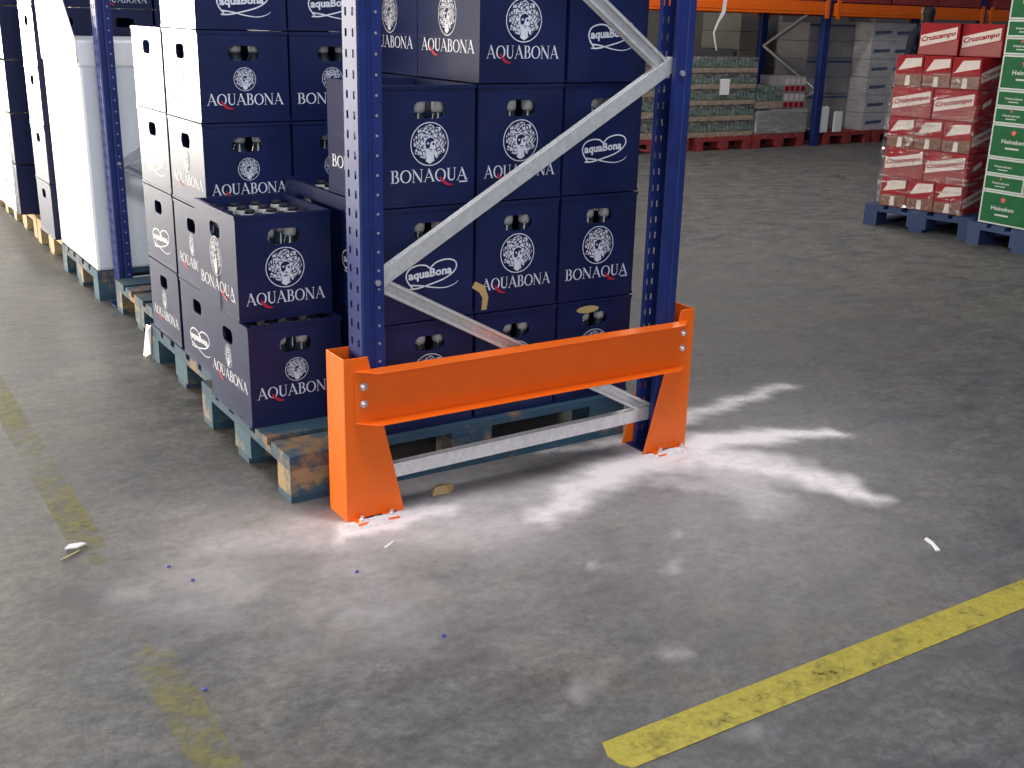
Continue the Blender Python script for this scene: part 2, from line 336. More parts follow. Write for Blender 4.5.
# ------------------------------------------------------------------ lettering (serif capitals built from strokes)
def glyph(ch):
    T, K, SR = .045, .135, .02   # thin, thick, serif thickness
    st = []
    def s(pts, w): st.append((pts, w))
    def serif(x, y, w=.20): s([(x-w/2, y), (x+w/2, y)], .035)
    def ell(cx, cy, rx, ry, a0, a1, n=22):
        pts = []; ws = []
        for i in range(n+1):
            a = a0+(a1-a0)*i/n; pts.append((cx+rx*math.cos(a), cy+ry*math.sin(a))); ws.append(T+(K-T)*abs(math.cos(a))**1.3)
        s(pts, ws)
    if ch == 'A':
        s([(.08,0),(.40,1.0)], T); s([(.36,1.02),(.72,0)], K); s([(.19,.34),(.60,.34)], T); serif(.08,.015); serif(.72,.015,.26); return st, .80
    if ch in 'OQ':
        ell(.42,.49,.345,.475,0,2*PI); return st, .84
    if ch == 'U':
        s([(.16,1),(.16,.33)], K); s([(.62,1),(.62,.33)], T)
        pts = [(.39-.23*math.cos(a), .33-.29*math.sin(a)) for a in [i*PI/10 for i in range(11)]]
        s(pts, [K+(T-K)*(i/10) for i in range(11)]); serif(.16,.985,.28); serif(.62,.985,.22); return st, .76
    if ch == 'B':
        s([(.17,0),(.17,1)], K); s([(.02,.018),(.34,.018)], .04); s([(.02,.982),(.32,.982)], .04); s([(.17,.53),(.32,.53)], .04)
        ell(.30,.755,.20,.225,-PI/2,PI/2,10); ell(.32,.275,.25,.255,-PI/2,PI/2,10); return st, .66
    if ch == 'N':
        s([(.12,0),(.12,1)], T); s([(.10,1),(.70,.0)], K); s([(.70,1),(.70,0)], T); serif(.12,.015,.22); serif(.08,.985,.2); serif(.70,.985,.22); return st, .84
    return st, .3
def word(mb, text, cx, base, width, height, fn, red=1):
    adv = []; tot = 0
    for ch in text:
        st, a = glyph(ch); adv.append((st, tot)); tot += a+.02
    sx = width/tot; x0 = cx-width/2; qi = 1 if text == 'AQUABONA' else 4
    for k, (st, o) in enumerate(adv):
        for pts, w in st:
            w0 = w if hasattr(w, '__len__') else [w]*len(pts)
            mb.strip([(x0+(o+p[0])*sx, base+p[1]*height) for p in pts], [q*(sx+height)/2 for q in w0], fn, 0)
    # the red tail of the Q
    qx = x0+(adv[qi][1]+.36)*sx
    path = smooth_path([(qx, base+.36*height), (qx+.22*sx, base+.02*height), (qx+.55*sx, base-.26*height), (qx+.98*sx, base-.34*height)], 4)
    n = len(path); mb.strip(path, [height*(.05+.20*math.sin(PI*min(1, (i+1)/n))) for i in range(n)], lambda u, v: fn(u, v, .0012), red)
    if text == 'BONAQUA':
        mb.strip([(x0+5.05*sx, base-.13*height), (x0+width, base-.13*height)], .10*height, fn, 0)

def crest(mb, cx, cz, R, fn, seed=1):
    """round medallion: a face with flowing curled hair inside a thin ring; material 0 print, 1 crate blue"""
    rnd = random.Random(seed)
    mb.strip([(cx+R*math.cos(a), cz+R*1.0*math.sin(a)) for a in [2*PI*i/36 for i in range(37)]], R*.045, fn, 0)
    def L(pts, w, m=0, lift=.0): mb.strip([(cx+x*R, cz+y*R) for x, y in pts], [q*R for q in w] if hasattr(w, '__len__') else w*R, lambda u, v: fn(u, v, lift), m)
    def Pl(pts, m=0, lift=.0): mb.poly([(cx+x*R, cz+y*R) for x, y in pts], lambda u, v: fn(u, v, lift), m)
    # mass of hair, then dark curls drawn into it
    hair = []
    for i in range(48):
        t = 2*PI*i/48; r = .86+.035*math.sin(9*t)+.03*math.sin(14*t+1)
        if -2.5 < t-2*PI*(t > PI) < -.62: r *= .93+.05*math.sin(10*t)
        hair.append((r*math.cos(t), .03+r*math.sin(t)))
    Pl(hair, 0, .0003)
    for ring, (r0, n) in enumerate([(.38, 9), (.50, 13), (.62, 17), (.74, 20), (.83, 22)]):
        for i in range(n):
            t = 2*PI*(i+.5*(ring % 2))/n+rnd.uniform(-.10, .10); dirn = 1 if (i+ring) % 2 else -1; ln = rnd.uniform(.16, .27); p = []
            if abs(t-1.5*PI) < .55 and ring < 4: continue
            for k in range(7):
                q = k/6; rr = r0+dirn*.055*math.sin(q*2*PI*.85+i)+.05*(q-.5); aa = t+(q-.5)*ln/r0*1.1
                p.append((rr*math.cos(aa), .03+rr*math.sin(aa)))
            L(p, [.015, .04, .052, .056, .052, .04, .015], 1, .0009)
    # face, neck and the dark hollows beside the neck
    Pl([(.28*math.cos(t)+.01, -.05+.42*math.sin(t)) for t in [2*PI*i/16 for i in range(16)]], 0, .0012)
    Pl([(-.17,-.40),(.17,-.40),(.24,-.78),(.0,-.92),(-.24,-.78)], 0, .0012)
    Pl([(-.20,-.42),(-.24,-.62),(-.34,-.80),(-.26,-.86),(-.20,-.72)], 1, .0014)
    Pl([(.21,-.42),(.28,-.60),(.42,-.72),(.34,-.82),(.22,-.70)], 1, .0014)
    Pl([(-.24,-.02),(-.24,.14),(-.12,.27),(.06,.31),(.20,.24),(.24,.14),(.08,.12),(.02,.02),(.0,-.14),(-.10,-.22),(-.20,-.18)], 1, .0016)
    Pl([(-.17,.07),(-.04,.09),(-.07,-.01),(-.13,-.02)], 0, .0020)
    Pl([(.12,.03),(.19,.07),(.25,.02),(.22,-.07),(.14,-.05)], 1, .0016)
    L([(-.04,-.27),(.04,-.24),(.13,-.28)], .045, 1, .0016); L([(-.0,-.34),(.09,-.335)], .03, 1, .0016)

# heart-shaped script logo; the word itself comes from Blender's built-in font, squeezed
_tx = {}
def text_polys(txt, bold=.0):
    key = (txt, bold)
    if key in _tx: return _tx[key]
    cu = bpy.data.curves.new('t', 'FONT'); cu.body = txt; cu.align_x = 'CENTER'; cu.align_y = 'CENTER'; cu.resolution_u = 2; cu.offset = bold
    o = bpy.data.objects.new('t', cu); COL.objects.link(o); dg = bpy.context.evaluated_depsgraph_get(); me = bpy.data.meshes.new_from_object(o.evaluated_get(dg))
    vs = [tuple(v.co) for v in me.vertices]; fs = [tuple(p.vertices) for p in me.polygons]
    bpy.data.objects.remove(o); bpy.data.curves.remove(cu); bpy.data.meshes.remove(me)
    xs = [v[0] for v in vs]; ys = [v[1] for v in vs]; _tx[key] = (vs, fs, (min(xs)+max(xs))/2, (min(ys)+max(ys))/2, max(xs)-min(xs), max(ys)-min(ys)); return _tx[key]
def text(mb, txt, cx, cz, width, height, fn, m=0, bold=.01, slope=0.0, shear=0.0):
    vs, fs, mx, my, w, h = text_polys(txt, bold); L = []
    for v in vs:
        a = (v[0]-mx)/w*width; bb = (v[1]-my)/h*height; L.append(fn(cx+a+bb*shear, cz+bb+a*slope))
    mb.add(L, fs, m)
def heart(mb, cx, top, fn, k=1.0):
    z = lambda X, Y: (cx+(X-563)/490*.3*k, top-(Y-340)/620*.34*k)
    P1 = smooth_path([z(*q) for q in [(472,768),(448,735),(438,700),(455,665),(500,648),(545,652),(566,667),(600,640),(655,628),(700,640),(712,672),(690,706),(640,735),(570,756),(500,772),(455,772)]], 5)
    mb.strip(P1, .0042*k, fn)
    P2 = smooth_path([z(*q) for q in [(462,752),(520,760),(585,776),(650,783),(700,770),(722,752)]], 5)
    mb.strip(P2, [.0045*k*(1-.7*i/len(P2)) for i in range(len(P2))], fn)
    text(mb, 'aquaBona', *z(568, 700), .145*k, .033*k, fn, 0, .035, slope=.06)

fn_front = lambda u, v, lift=0.0: (u, -.0008-lift, v)
PR = {}
def print_mesh(kind):
    """meshes lie on local y=0 facing -y, z measured down from the crate's top"""
    if kind in PR: return PR[kind]
    lm = MB(); cm = MB()
    if kind == 'HEART': heart(lm, 0, 0, fn_front); PR[kind] = (lm.mesh('lettering', ['print', 'printred']), None); return PR[kind]
    w_, size = kind.split('_')
    if size == 'big': R, cz, base, wd, ht = .060, -.162, -.268, .25, .036
    else: R, cz, base, wd, ht = .036, -.148, -.228, .255, .035
    word(lm, w_, 0, base, wd, ht, fn_front); crest(cm, 0, cz, R, fn_front)
    PR[kind] = (lm.mesh('lettering', ['print', 'printred']), cm.mesh('crest', ['print', 'crate'])); return PR[kind]

# ------------------------------------------------------------------ crates
CW, CD = .296, .375
def wall_hole(mb, W, H, hw, z0, z1, th):
    """upright wall in the xz plane, outer face at y=0, thickness th inwards (+y), with a rounded grip hole"""
    cz = (z0+z1)/2; hh = (z1-z0)/2; r = hh*.8; arcs = []
    for (sx, sz, a0) in ((1,-1,-PI/2),(1,1,0),(-1,1,PI/2),(-1,-1,PI)):
        arcs.append([(sx*(hw-r)+r*math.cos(a0+i*PI/8), cz+sz*(hh-r)+r*math.sin(a0+i*PI/8)) for i in range(5)])
    for y, fl in ((0, 0), (th, 1)):
        def q(pts):
            mb.add([(a, y, c_) for a, c_ in pts], [tuple(range(len(pts)))[::-1] if fl else tuple(range(len(pts)))])
        q([(-W/2,0),(W/2,0),(W/2,z0),(-W/2,z0)]); q([(-W/2,z1),(W/2,z1),(W/2,H),(-W/2,H)])
        q([(-W/2,z0),(-hw,z0),(-hw,z1),(-W/2,z1)]); q([(hw,z0),(W/2,z0),(W/2,z1),(hw,z1)])
        for k, c_ in enumerate(((hw,z0),(hw,z1),(-hw,z1),(-hw,z0))):
            for i in range(4): q([c_, arcs[k][i+1], arcs[k][i]])
    loop = [p for a in arcs for p in a]; n = len(loop)
    mb.add([(a, 0, c_) for a, c_ in loop]+[(a, th, c_) for a, c_ in loop], [(i, (i+1) % n, n+(i+1) % n, n+i) for i in range(n)])
    mb.add([(-W/2,0,H),(W/2,0,H),(W/2,th,H),(-W/2,th,H)], [(0,1,2,3)])
_cm = {}
def crate_mesh(h):
    if h in _cm: return _cm[h]
    mb = MB(); th = .009; H = h-.004
    for (dx, dy, W, ang) in ((0,-CD/2,CW,0),(0,CD/2,CW,PI),(-CW/2,0,CD,-PI/2),(CW/2,0,CD,PI/2)):
        t = MB(); wall_hole(t, W, H, .05 if W == CW else .046, H-.092, H-.045, th)
        ca, sa = math.cos(ang), math.sin(ang)
        mb.add([(x*ca-y*sa+dx, x*sa+y*ca+dy, z) for x, y, z in t.v], t.f)
    mb.box(-CW/2+.004, CW/2-.004, -CD/2+.004, CD/2-.004, .0, .012)
    # rim lip and foot band, standing a little proud of the walls
    for z0, z1, e in ((H-.010, H, .0025), (0, .008, .002)):
        mb.box(-CW/2-e, CW/2+e, -CD/2-e, -CD/2, z0, z1); mb.box(-CW/2-e, CW/2+e, CD/2, CD/2+e, z0, z1)
        mb.box(-CW/2-e, -CW/2, -CD/2, CD/2, z0, z1); mb.box(CW/2, CW/2+e, -CD/2, CD/2, z0, z1)
    _cm[h] = mb.mesh('crate_body', ['crate']); return _cm[h]
def make_crate(x, y, z, h, label, front=None, left=None, group=None, rz=0.0):
    t = thing('bottle_crate', label, 'crate', (x, y, z), rz, group)
    inst('crate_body', crate_mesh(h), t)
    for kind, loc, a in ((front, (0, -CD/2, h-.004), 0), (left, (-CW/2, 0, h-.004), -PI/2)):
        if kind:
            lt, cr = print_mesh(kind)
            if a: loc = (loc[0], loc[1], loc[2]+.012)
            o = inst('lettering', lt, t, loc, a); o.scale = (1.28 if a else 1, 1, 1)
            if cr: o = inst('crest', cr, t, loc, a); o.scale = (.88 if a else 1, 1, 1)
    return t
# bottle standing in the crates
bm_ = MB(); bm_.lathe([(.029,0),(.031,.006),(.031,.15),(.027,.18),(.017,.215),(.015,.235)], n=14)
bottle_body = bm_.mesh('bottle_body', ['glass'], True)
bl = MB(); bl.lathe([(.0165,.218),(.0195,.225),(.0195,.262),(.0180,.264)], n=14); bottle_label = bl.mesh('neck_label', ['caplight'], True)
bottle_cap = MB().lathe([(.0165,.262),(.0165,.272),(.014,.275)], n=14).mesh('cap', ['dark'], True)
def bottles(x, y, z, h, spots, label, group):
    for sx, sy in spots:
        t = thing('water_bottle', label, 'bottle', (x+sx, y+sy, z+.0125), 0, group); t.scale = (1, 1, (h-.03)/.275)
        inst('bottle_body', bottle_body, t); o = inst('neck_label', bottle_label, t); o['label'] = 'pale neck label'; inst('cap', bottle_cap, t)
grip_spots = [(-.014, -CD/2+.044), (.050, -CD/2+.044)]
full_spots = [(-.105+.07*i, -.145+.072*j) for i in range(4) for j in range(5)]

names = {'AQUABONA_big': 'AQUABONA print', 'AQUABONA_small': 'AQUABONA and a small crest', 'BONAQUA_big': 'BONAQUA print', 'BONAQUA_small': 'BONAQUA and a small crest', 'HEART': 'heart logo', None: 'no print showing'}
Z0 = .1445
# --- near stack A (nearest corner of the first pallet)
AX = -.098+CW/2
aL = make_crate(AX, .462+CD/2, Z0, .320, 'dark blue AQUABONA crate with small crest, lower of the two at the near left corner', 'AQUABONA_small', 'AQUABONA_small')
aU = make_crate(AX-.008, .505+CD/2, Z0+.320, .322, 'open-topped AQUABONA crate with large crest, upper of two at the near left corner', 'AQUABONA_big', 'BONAQUA_big')
bottles(AX, .462+CD/2, Z0, .32, [s for s in full_spots if s[1] < 0], 'bottle with a pale cap in the lowest crate at the near left corner', 'bottles in the lower corner crate')
bottles(AX-.008, .505+CD/2, Z0+.32, .32, full_spots, 'bottle with a pale cap in the open-topped crate at the near left corner', 'bottles in the open-topped corner crate')
o = MB().strip([(-.012,-.115),(-.002,-.19),(.006,-.318)], [.005,.0055,.005], lambda u, v: (u, -.002, v)).build('dark_line', 'dark', aU, solid=.001)
o.location = (-CW/2, -.02, .318); o.rotation_euler = (0, 0, -PI/2); o['label'] = 'thin dark line running down from the side grip'  # thin dark line on the aisle face, below the grip
# --- stack B behind the rack frame
HB = .340; BX0 = .232; BY = .222; PX = .306
Bf = {0: ['AQUABONA_big', 'AQUABONA_big', 'AQUABONA_big'], 1: ['HEART', 'AQUABONA_big', 'BONAQUA_big'], 2: ['BONAQUA_big', 'AQUABONA_big', 'HEART'], 3: [None, 'AQUABONA_big', 'HEART']}
colw = ['left column', 'middle column', 'right column']; layw = ['bottom layer', 'second layer', 'third layer', 'top layer']
for lay in range(4):
    for c_ in range(3):
        if lay == 3 and c_ == 0: continue
        x = BX0+PX*c_+CW/2+random.uniform(-.002, .002); y = BY+CD/2+random.uniform(-.002, .004)
        lf = None
        if c_ == 0: lf = [None, 'HEART', 'BONAQUA_big'][lay]
        if lay == 3 and c_ == 1: lf = 'AQUABONA_big'
        what = names[Bf[lay][c_]].replace('the ', '')
        t = make_crate(x, y, Z0+HB*lay, HB, 'blue crate, %s, behind the near rack, %s of the %s' % (what, colw[c_], layw[lay]), Bf[lay][c_], lf)
        if lay < 3 or c_: bottles(x, y, Z0+HB*lay, HB, grip_spots, 'bottle behind the grip of the %s %s crate behind the near rack' % (colw[c_], layw[lay]), 'bottles in the %s, %s' % (colw[c_], layw[lay]))
        if lay == 1 and c_ == 1:
            q = MB().strip([(-.155,-.245),(-.125,-.262),(-.112,-.29),(-.118,-.335)], [.022,.026,.02,.018], fn_front).build('tape', 'tape', t, solid=.0008); q.location = (0, -CD/2, HB-.004); q['label'] = 'torn brown tape strip'
        if lay == 0 and c_ == 2:
            q = MB().poly([(.045*math.cos(a)-.03, .012*math.sin(a)-.032) for a in [2*PI*i/14 for i in range(14)]], fn_front).build('sticker', 'tape', t, solid=.0008); q.location = (0, -CD/2, HB-.004); q['label'] = 'torn olive sticker remnant'
for c_, lay in ((0,0),(0,1),(1,0),(1,1),(1,2),(1,3)):
    x = BX0+PX*c_+CW/2; y = BY+.379+CD/2
    make_crate(x, y, Z0+HB*lay, HB, 'blue crate in the second row behind the near rack, %s, %s' % (colw[c_], layw[lay]), None, 'AQUABONA_big' if lay == 3 else ('HEART' if lay else None))
bottles(BX0+CW/2, BY+.379+CD/2, Z0+HB, HB, full_spots, 'bottle in the open crate behind the left column under the BONAQUA crate', 'bottles in the second-row open crate')
# --- stack C on the second pallet
HC = .286; CX0 = -.036; CY0 = .975
Cl0 = ['HEART', 'AQUABONA_small', 'AQUABONA_small', 'AQUABONA_small', None]; Cl1 = ['AQUABONA_small', 'HEART', 'HEART', None]
for lay in range(5):
    nm = ['bottom', 'second', 'third', 'fourth', 'topmost'][lay]
    for c_ in range(3):
        fr = {0: [None, None, 'AQUABONA_small', 'AQUABONA_small', 'HEART'], 1: [None, None, 'AQUABONA_small', 'BONAQUA_small', 'HEART'], 2: [None]*5}[c_][lay]
        x = CX0+PX*c_*.99+CW/2; y = CY0+CD/2+(.0 if lay < 4 else .0)
        make_crate(x+random.uniform(-.002, .002), y, Z0+HC*lay, HC, 'blue crate on the second pallet, front row, %s layer, %s' % (nm, ['aisle side', 'second from the aisle', 'third from the aisle'][c_]), fr, Cl0[lay] if c_ == 0 else None)
        if fr and lay < 4: bottles(x, y, Z0+HC*lay, HC, grip_spots, 'bottle behind the grip, %s layer, %s, second pallet' % (nm, ['aisle side', 'second from the aisle', ''][c_]), 'bottles in the %s layer on the second pallet, %s' % (nm, ['aisle side', 'inner', ''][c_]))
    if lay < 4:
        for c_ in range(2):
            make_crate(CX0+.006+PX*c_+CW/2, CY0+.424+CD/2, Z0+HC*lay, HC, 'blue crate on the second pallet, rear row, %s layer, %s' % (nm, ['aisle side', 'inner'][c_]), None, Cl1[lay] if c_ == 0 else None)

# ------------------------------------------------------------------ pallets
pal_mesh = {}
def make_pallet(x0, y0, label, mats=('bluewood', 'blueblock'), rz=0.0, group=None, blk2=None):
    """1.2 along local x, .8 along local y; (x0,y0) is the min corner for rz=0, else the centre"""
    if rz == 0.0: loc = (x0+.6, y0+.4, 0)
    else: loc = (x0, y0, 0)
    t = thing('pallet', label, 'pallet', loc, rz, group)
    key = mats
    if key not in pal_mesh:
        pal_mesh[key] = (MB().box(-.6,.6,-.0725,.0725,0,.0218).mesh('deck_board', [mats[0]]), MB().box(-.6,.6,-.05,.05,0,.0218).mesh('bottom_board', [mats[0]]),
            MB().box(-.0725,.0725,-.4,.4,0,.0218).mesh('stringer_board', [mats[0]]), MB().box(-.0725,.0725,-.05,.05,0,.078).mesh('block', [mats[1]]), MB().box(-.0725,.0725,-.0725,.0725,0,.078).mesh('block', [mats[1]]), MB().box(-.6,.6,-.05,.05,0,.0218).mesh('deck_board', [mats[0]]))
    D, Bt, St, B1, B2, D2 = pal_mesh[key]
    for y in (-.3275, 0, .3275): inst('deck_board', D if abs(y) > .3 or y == 0 else D2, t, (0, y, .122))
    for y in (-.17, .17): inst('deck_board', D2, t, (0, y, .122))
    for y in (-.35, 0, .35): inst('bottom_board', Bt, t, (0, y, 0))
    for x in (-.5275, 0, .5275): inst('stringer_board', St, t, (x, 0, .1))
    for x in (-.5275, 0, .5275):
        for y in (-.35, 0, .35): inst('block', B2 if y == 0 else B1, t, (x, y, .022))
    return t
make_pallet(-.087, .192, 'worn blue wooden pallet with a bare near end, nearest, under the corner crates')
make_pallet(-.036, 1.01, 'worn blue wooden pallet under the tall crate stack, second from the near end')
make_pallet(.035, 1.86, 'empty blue wooden pallet between the tall crate stack and the far blue upright')
make_pallet(.0, 2.86, 'dark wooden pallet under the load in the white shroud')
make_pallet(.03, 3.72, 'pale wooden pallet under the blue crates beyond the white shroud', ('barewood', 'barewood'))
make_pallet(.04, 4.60, 'pale wooden pallet under the film-wrapped crates in front of the farthest upright', ('barewood', 'barewood'))
make_pallet(.04, 5.62, 'pale wooden pallet beyond the farthest upright at the left edge', ('barewood', 'barewood'))
# white plastic scrap under the second pallet's far corner
mb = MB(); mb.add([(-.045,1.80,.02),(-.055,1.835,.0),(-.052,1.79,.125),(-.040,1.785,.14),(-.042,1.85,.13),(-.06,1.86,.0)], [(0,1,2),(0,2,3),(1,5,4,2),(2,4,3)])
tag(mb.build('plastic_scrap', 'white', solid=.002), 'crumpled white plastic hanging at the corner of the second pallet', 'plastic scrap')

# ------------------------------------------------------------------ rack frames
ZT = 2.3
def upright_mesh(mirror):
    mb = MB(); X = lambda x: (1.217-x) if mirror else x
    y0, y1 = .016, .100; cols = [.036, .078]; sw, sh = .0055, .010
    ys = [y0, cols[0]-sw, cols[0]+sw, cols[1]-sw, cols[1]+sw, y1]
    zs = [0.0]; z = .05
    while z < ZT-.03: zs += [z-sh, z+sh]; z += .05
    zs.append(ZT)
    for i in range(len(zs)-1):
        for j in range(5):
            if i % 2 == 1 and j in (1, 3): continue
            mb.add([(X(.063), ys[j], zs[i]), (X(.063), ys[j+1], zs[i]), (X(.063), ys[j+1], zs[i+1]), (X(.063), ys[j], zs[i+1])], [(0,1,2,3)])
    for prof in ([(.063,.016),(.068,.012),(.086,.012),(.090,.016),(.096,.016),(.100,.012),(.127,.012),(.127,.028)], [(.063,.100),(.068,.104),(.080,.104)], [(.127,.104),(.127,.088)], [(.063,.053),(.066,.057),(.063,.061)]):
        for a, b2 in zip(prof, prof[1:]):
            mb.add([(X(a[0]),a[1],0),(X(b2[0]),b2[1],0),(X(b2[0]),b2[1],ZT),(X(a[0]),a[1],ZT)], [(0,1,2,3)])
    xs = [.080, .0875, .0945, .1085, .1155, .127]
    for i in range(len(zs)-1):
        for j in range(5):
            if i % 2 == 1 and j in (1, 3): continue
            mb.add([(X(xs[j]), .104, zs[i]), (X(xs[j+1]), .104, zs[i]), (X(xs[j+1]), .104, zs[i+1]), (X(xs[j]), .104, zs[i+1])], [(0,1,2,3)])
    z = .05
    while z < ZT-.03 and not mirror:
        mb.cyl((X(.112), .0115, z+.0), (X(.112), .0105, z), .003, n=8, m=1); z += .05  # pale discs painted where light shows through the flange holes
    return mb.mesh('upright', ['rack_blue', 'hole_light'])
UP = [upright_mesh(False), upright_mesh(True)]
def brace(mb, p0, p1, face, w=.042, d=.024, t=.0022):
    """cold-formed C brace in the xz plane at y 0.04; face=-1 web towards the viewer, +1 open side towards the viewer"""
    a = Vector(p0); b2 = Vector(p1); u = (b2-a).normalized(); n = Vector((-u.z, 0, u.x)); yw = .042 if face < 0 else .042+d; yo = .042+d if face < 0 else .042
    P = lambda s, k, y: (a+(b2-a)*s) + n*k + Vector((0, y, 0))
    def slab(k0, k1, ya, yb):
        mb.add([P(0,k0,ya),P(1,k0,ya),P(1,k1,ya),P(0,k1,ya),P(0,k0,yb),P(1,k0,yb),P(1,k1,yb),P(0,k1,yb)], [(0,1,2,3),(7,6,5,4),(0,4,5,1),(3,2,6,7),(0,3,7,4),(1,5,6,2)])
    slab(-w/2, w/2, yw-t/2, yw+t/2)
    slab(w/2-t, w/2, min(yw,yo), max(yw,yo)); slab(-w/2, -w/2+t, min(yw,yo), max(yw,yo))
    s = .010
    if yo < yw: slab(w/2-s, w/2, yo, yo+t); slab(-w/2, -w/2+s, yo, yo+t)
def make_frame(y, label, near=True):
    t = thing('storage_rack', label, 'rack frame', (0, y, 0))
    for k in (0, 1):
        o = inst('upright', UP[k], t); q = o.modifiers.new('solid', 'SOLIDIFY'); q.thickness = .002; q.offset = 0
        xb = .095 if k == 0 else 1.122
        MB().box(xb-.06, xb+.06, .0, .115, 0, .004).build('base_plate', 'rack_blue', t)
    for (a, b2, f) in (((.10,0,.106),(1.118,0,.124),-1), ((.100,0,.672),(1.10,0,.135),1), ((.105,0,.650),(1.108,0,1.228),-1), ((1.10,0,1.20),(.115,0,1.88),1), ((.10,0,1.92),(1.118,0,2.27),-1)):
        mb = MB(); brace(mb, a, b2, f); mb.build('brace', 'galv', t, bevel=.0006)
    for (x, z) in ((.108,.668),(1.112,.115),(1.112,1.20),(.112,1.90),(.112,.105)):
        MB().cyl((x,.012,z),(x,.004,z),.0085,n=6).build('bolt', 'bolt', t)
    return t
make_frame(0, 'blue rack end frame with galvanised zigzag braces, nearest, behind the orange guard')
make_frame(2.695, 'blue rack frame seen edge-on between the crate stack and the white shroud')
make_frame(5.44, 'farthest blue rack frame, at the left edge past the wrapped crates')

# ------------------------------------------------------------------ orange upright guard
g = thing('rack_guard', 'bright orange steel rack-end guard with a channel beam bolted between two feet', 'rack guard', (0, 0, 0))
L_, H_, D_ = 1.226, .472, .116
for side in (0, 1):
    X = (lambda x: x) if side == 0 else (lambda x: L_-x)
    mb = MB(); th = .004
    front = [(0,0),(.178,0),(.071 if side == 0 else .056,H_),(0,H_)]
    for (ya, yb) in ((0, th), (D_-th, D_)):
        mb.prism([(X(a), c_) for a, c_ in front], lambda p, y: (p[0], y, p[1]), ya, yb)
    mb.box(min(X(0),X(th)), max(X(0),X(th)), th, D_-th, 0, H_)
    mb.build('end_bracket', 'orange', g, bevel=.0015)
    # anchor tabs at the foot, with bolts through the dust
    for dx in (.035, .125):
        mb = MB(); mb.box(min(X(dx-.018),X(dx+.018)), max(X(dx-.018),X(dx+.018)), -.045, .002, .0, .005); mb.build('anchor_tab', 'orange', g, bevel=.001)
        MB().cyl((X(dx),-.024,.005),(X(dx),-.024,.014),.009,n=6).cyl((X(dx),-.024,.014),(X(dx),-.024,.022),.005,n=8).build('anchor_bolt', 'bolt', g)
mb = MB(); t_ = .003
bx0, bx1, bz0, bz1 = .030, 1.196, .287, .437
mb.box(bx0, bx1, -.0045, -.0005, bz0, bz1)
for z in (bz0, bz1-t_):
    mb.prism([(bx0,-.0045),(bx0+.052,-.052),(bx1-.052,-.052),(bx1,-.0045)], lambda p, zz: (p[0], p[1], zz), z, z+t_)
mb.build('cross_beam', 'orange', g, bevel=.0012)
for x, zs in ((.056, (.341,.390)), (1.180, (.347,.397))):
    for z in zs:
        MB().cyl((x,-.0045,z),(x,-.007,z),.0115,n=16).lathe([(.0095,0),(.0085,.004),(.005,.0065)], (0,0,0), 14).build('bolt', 'bolt', g) if False else \
        MB().cyl((x,-.0045,z),(x,-.0065,z),.0115,n=16).cyl((x,-.0065,z),(x,-.0105,z),.0092,.0085,n=16).cyl((x,-.0105,z),(x,-.0135,z),.0085,.004,n=16).build('bolt', 'bolt', g, smooth=False)

# concrete drilling dust heaped at the feet
def dust_pile(cx, cy, rx, ry, h, label, seed):
    rnd = random.Random(seed); mb = MB(); n = 26; rings = 7; vs = [(cx, cy, h)]; fs = []
    ph = [rnd.uniform(0, 6) for _ in range(4)]
    for k in range(1, rings+1):
        t = k/rings
        for i in range(n):
            a = 2*PI*i/n; w = 1+.22*math.sin(3*a+ph[0])+.12*math.sin(7*a+ph[1])
            vs.append((cx+rx*t*w*math.cos(a), cy+ry*t*w*math.sin(a), max(0.0002, h*(1-t)**1.4*(1+.4*math.sin(5*a+ph[2]))*1.0)))
    fs += [(0, 1+i, 1+(i+1) % n) for i in range(n)]
    for k in range(rings-1): fs += [(1+k*n+i, 1+(k+1)*n+i, 1+(k+1)*n+(i+1) % n, 1+k*n+(i+1) % n) for i in range(n)]
    mb.add(vs, fs); o = mb.build('dust_pile', 'dust', smooth=True); tag(o, label, 'dust', None, 'stuff')
dust_pile(.085, -.030, .13, .028, .013, 'pale concrete dust heaped against the left foot of the orange guard', 1)
dust_pile(1.15, -.030, .10, .030, .014, 'pale concrete dust heaped against the right foot of the orange guard', 5)

# ------------------------------------------------------------------ loads farther down the row
# white shroud load
t = thing('shrouded_load', 'tall pallet load under a bright white plastic shroud beyond the far upright', 'pallet load', (0, 2.86, .1445))
mb = MB(); mb.box(.0, 1.15, -.005, .80, 0, 1.0); mb.build('load', 'shroud', t, bevel=.015)
mb = MB(); mb.box(-.006, 1.156, -.012, .806, .94, 1.06); mb.build('top_band', 'shroudband', t, bevel=.012)
mb = MB(); ys = [-.012, .15, .35, .55, .80]
vs = []; hs = [1.06, 1.22, 1.50, 1.85, 2.3]
for y, h in zip(ys, hs): vs += [(-.004, y, .96), (-.004-.02*(h-1), y, h)]
mb.add(vs, [(2*i, 2*i+2, 2*i+3, 2*i+1) for i in range(4)]); mb.build('draped_film', 'shroudband', t, solid=.003, smooth=True)
# crates beyond the shroud
HF = .30
for lay in range(7):
    for c_ in range(3):
        make_crate(-.015+.31*c_+CW/2, 3.74+CD/2, Z0+HF*lay, HF, 'blue crate beyond the white shroud, layer %s from the floor, %s column' % (['one', 'two', 'three', 'four', 'five', 'six', 'seven'][lay], ['aisle-side', 'middle', 'inner'][c_]), ('AQUABONA_big' if c_ else 'HEART') if lay > 3 else None, 'HEART' if c_ == 0 and lay % 2 else None)
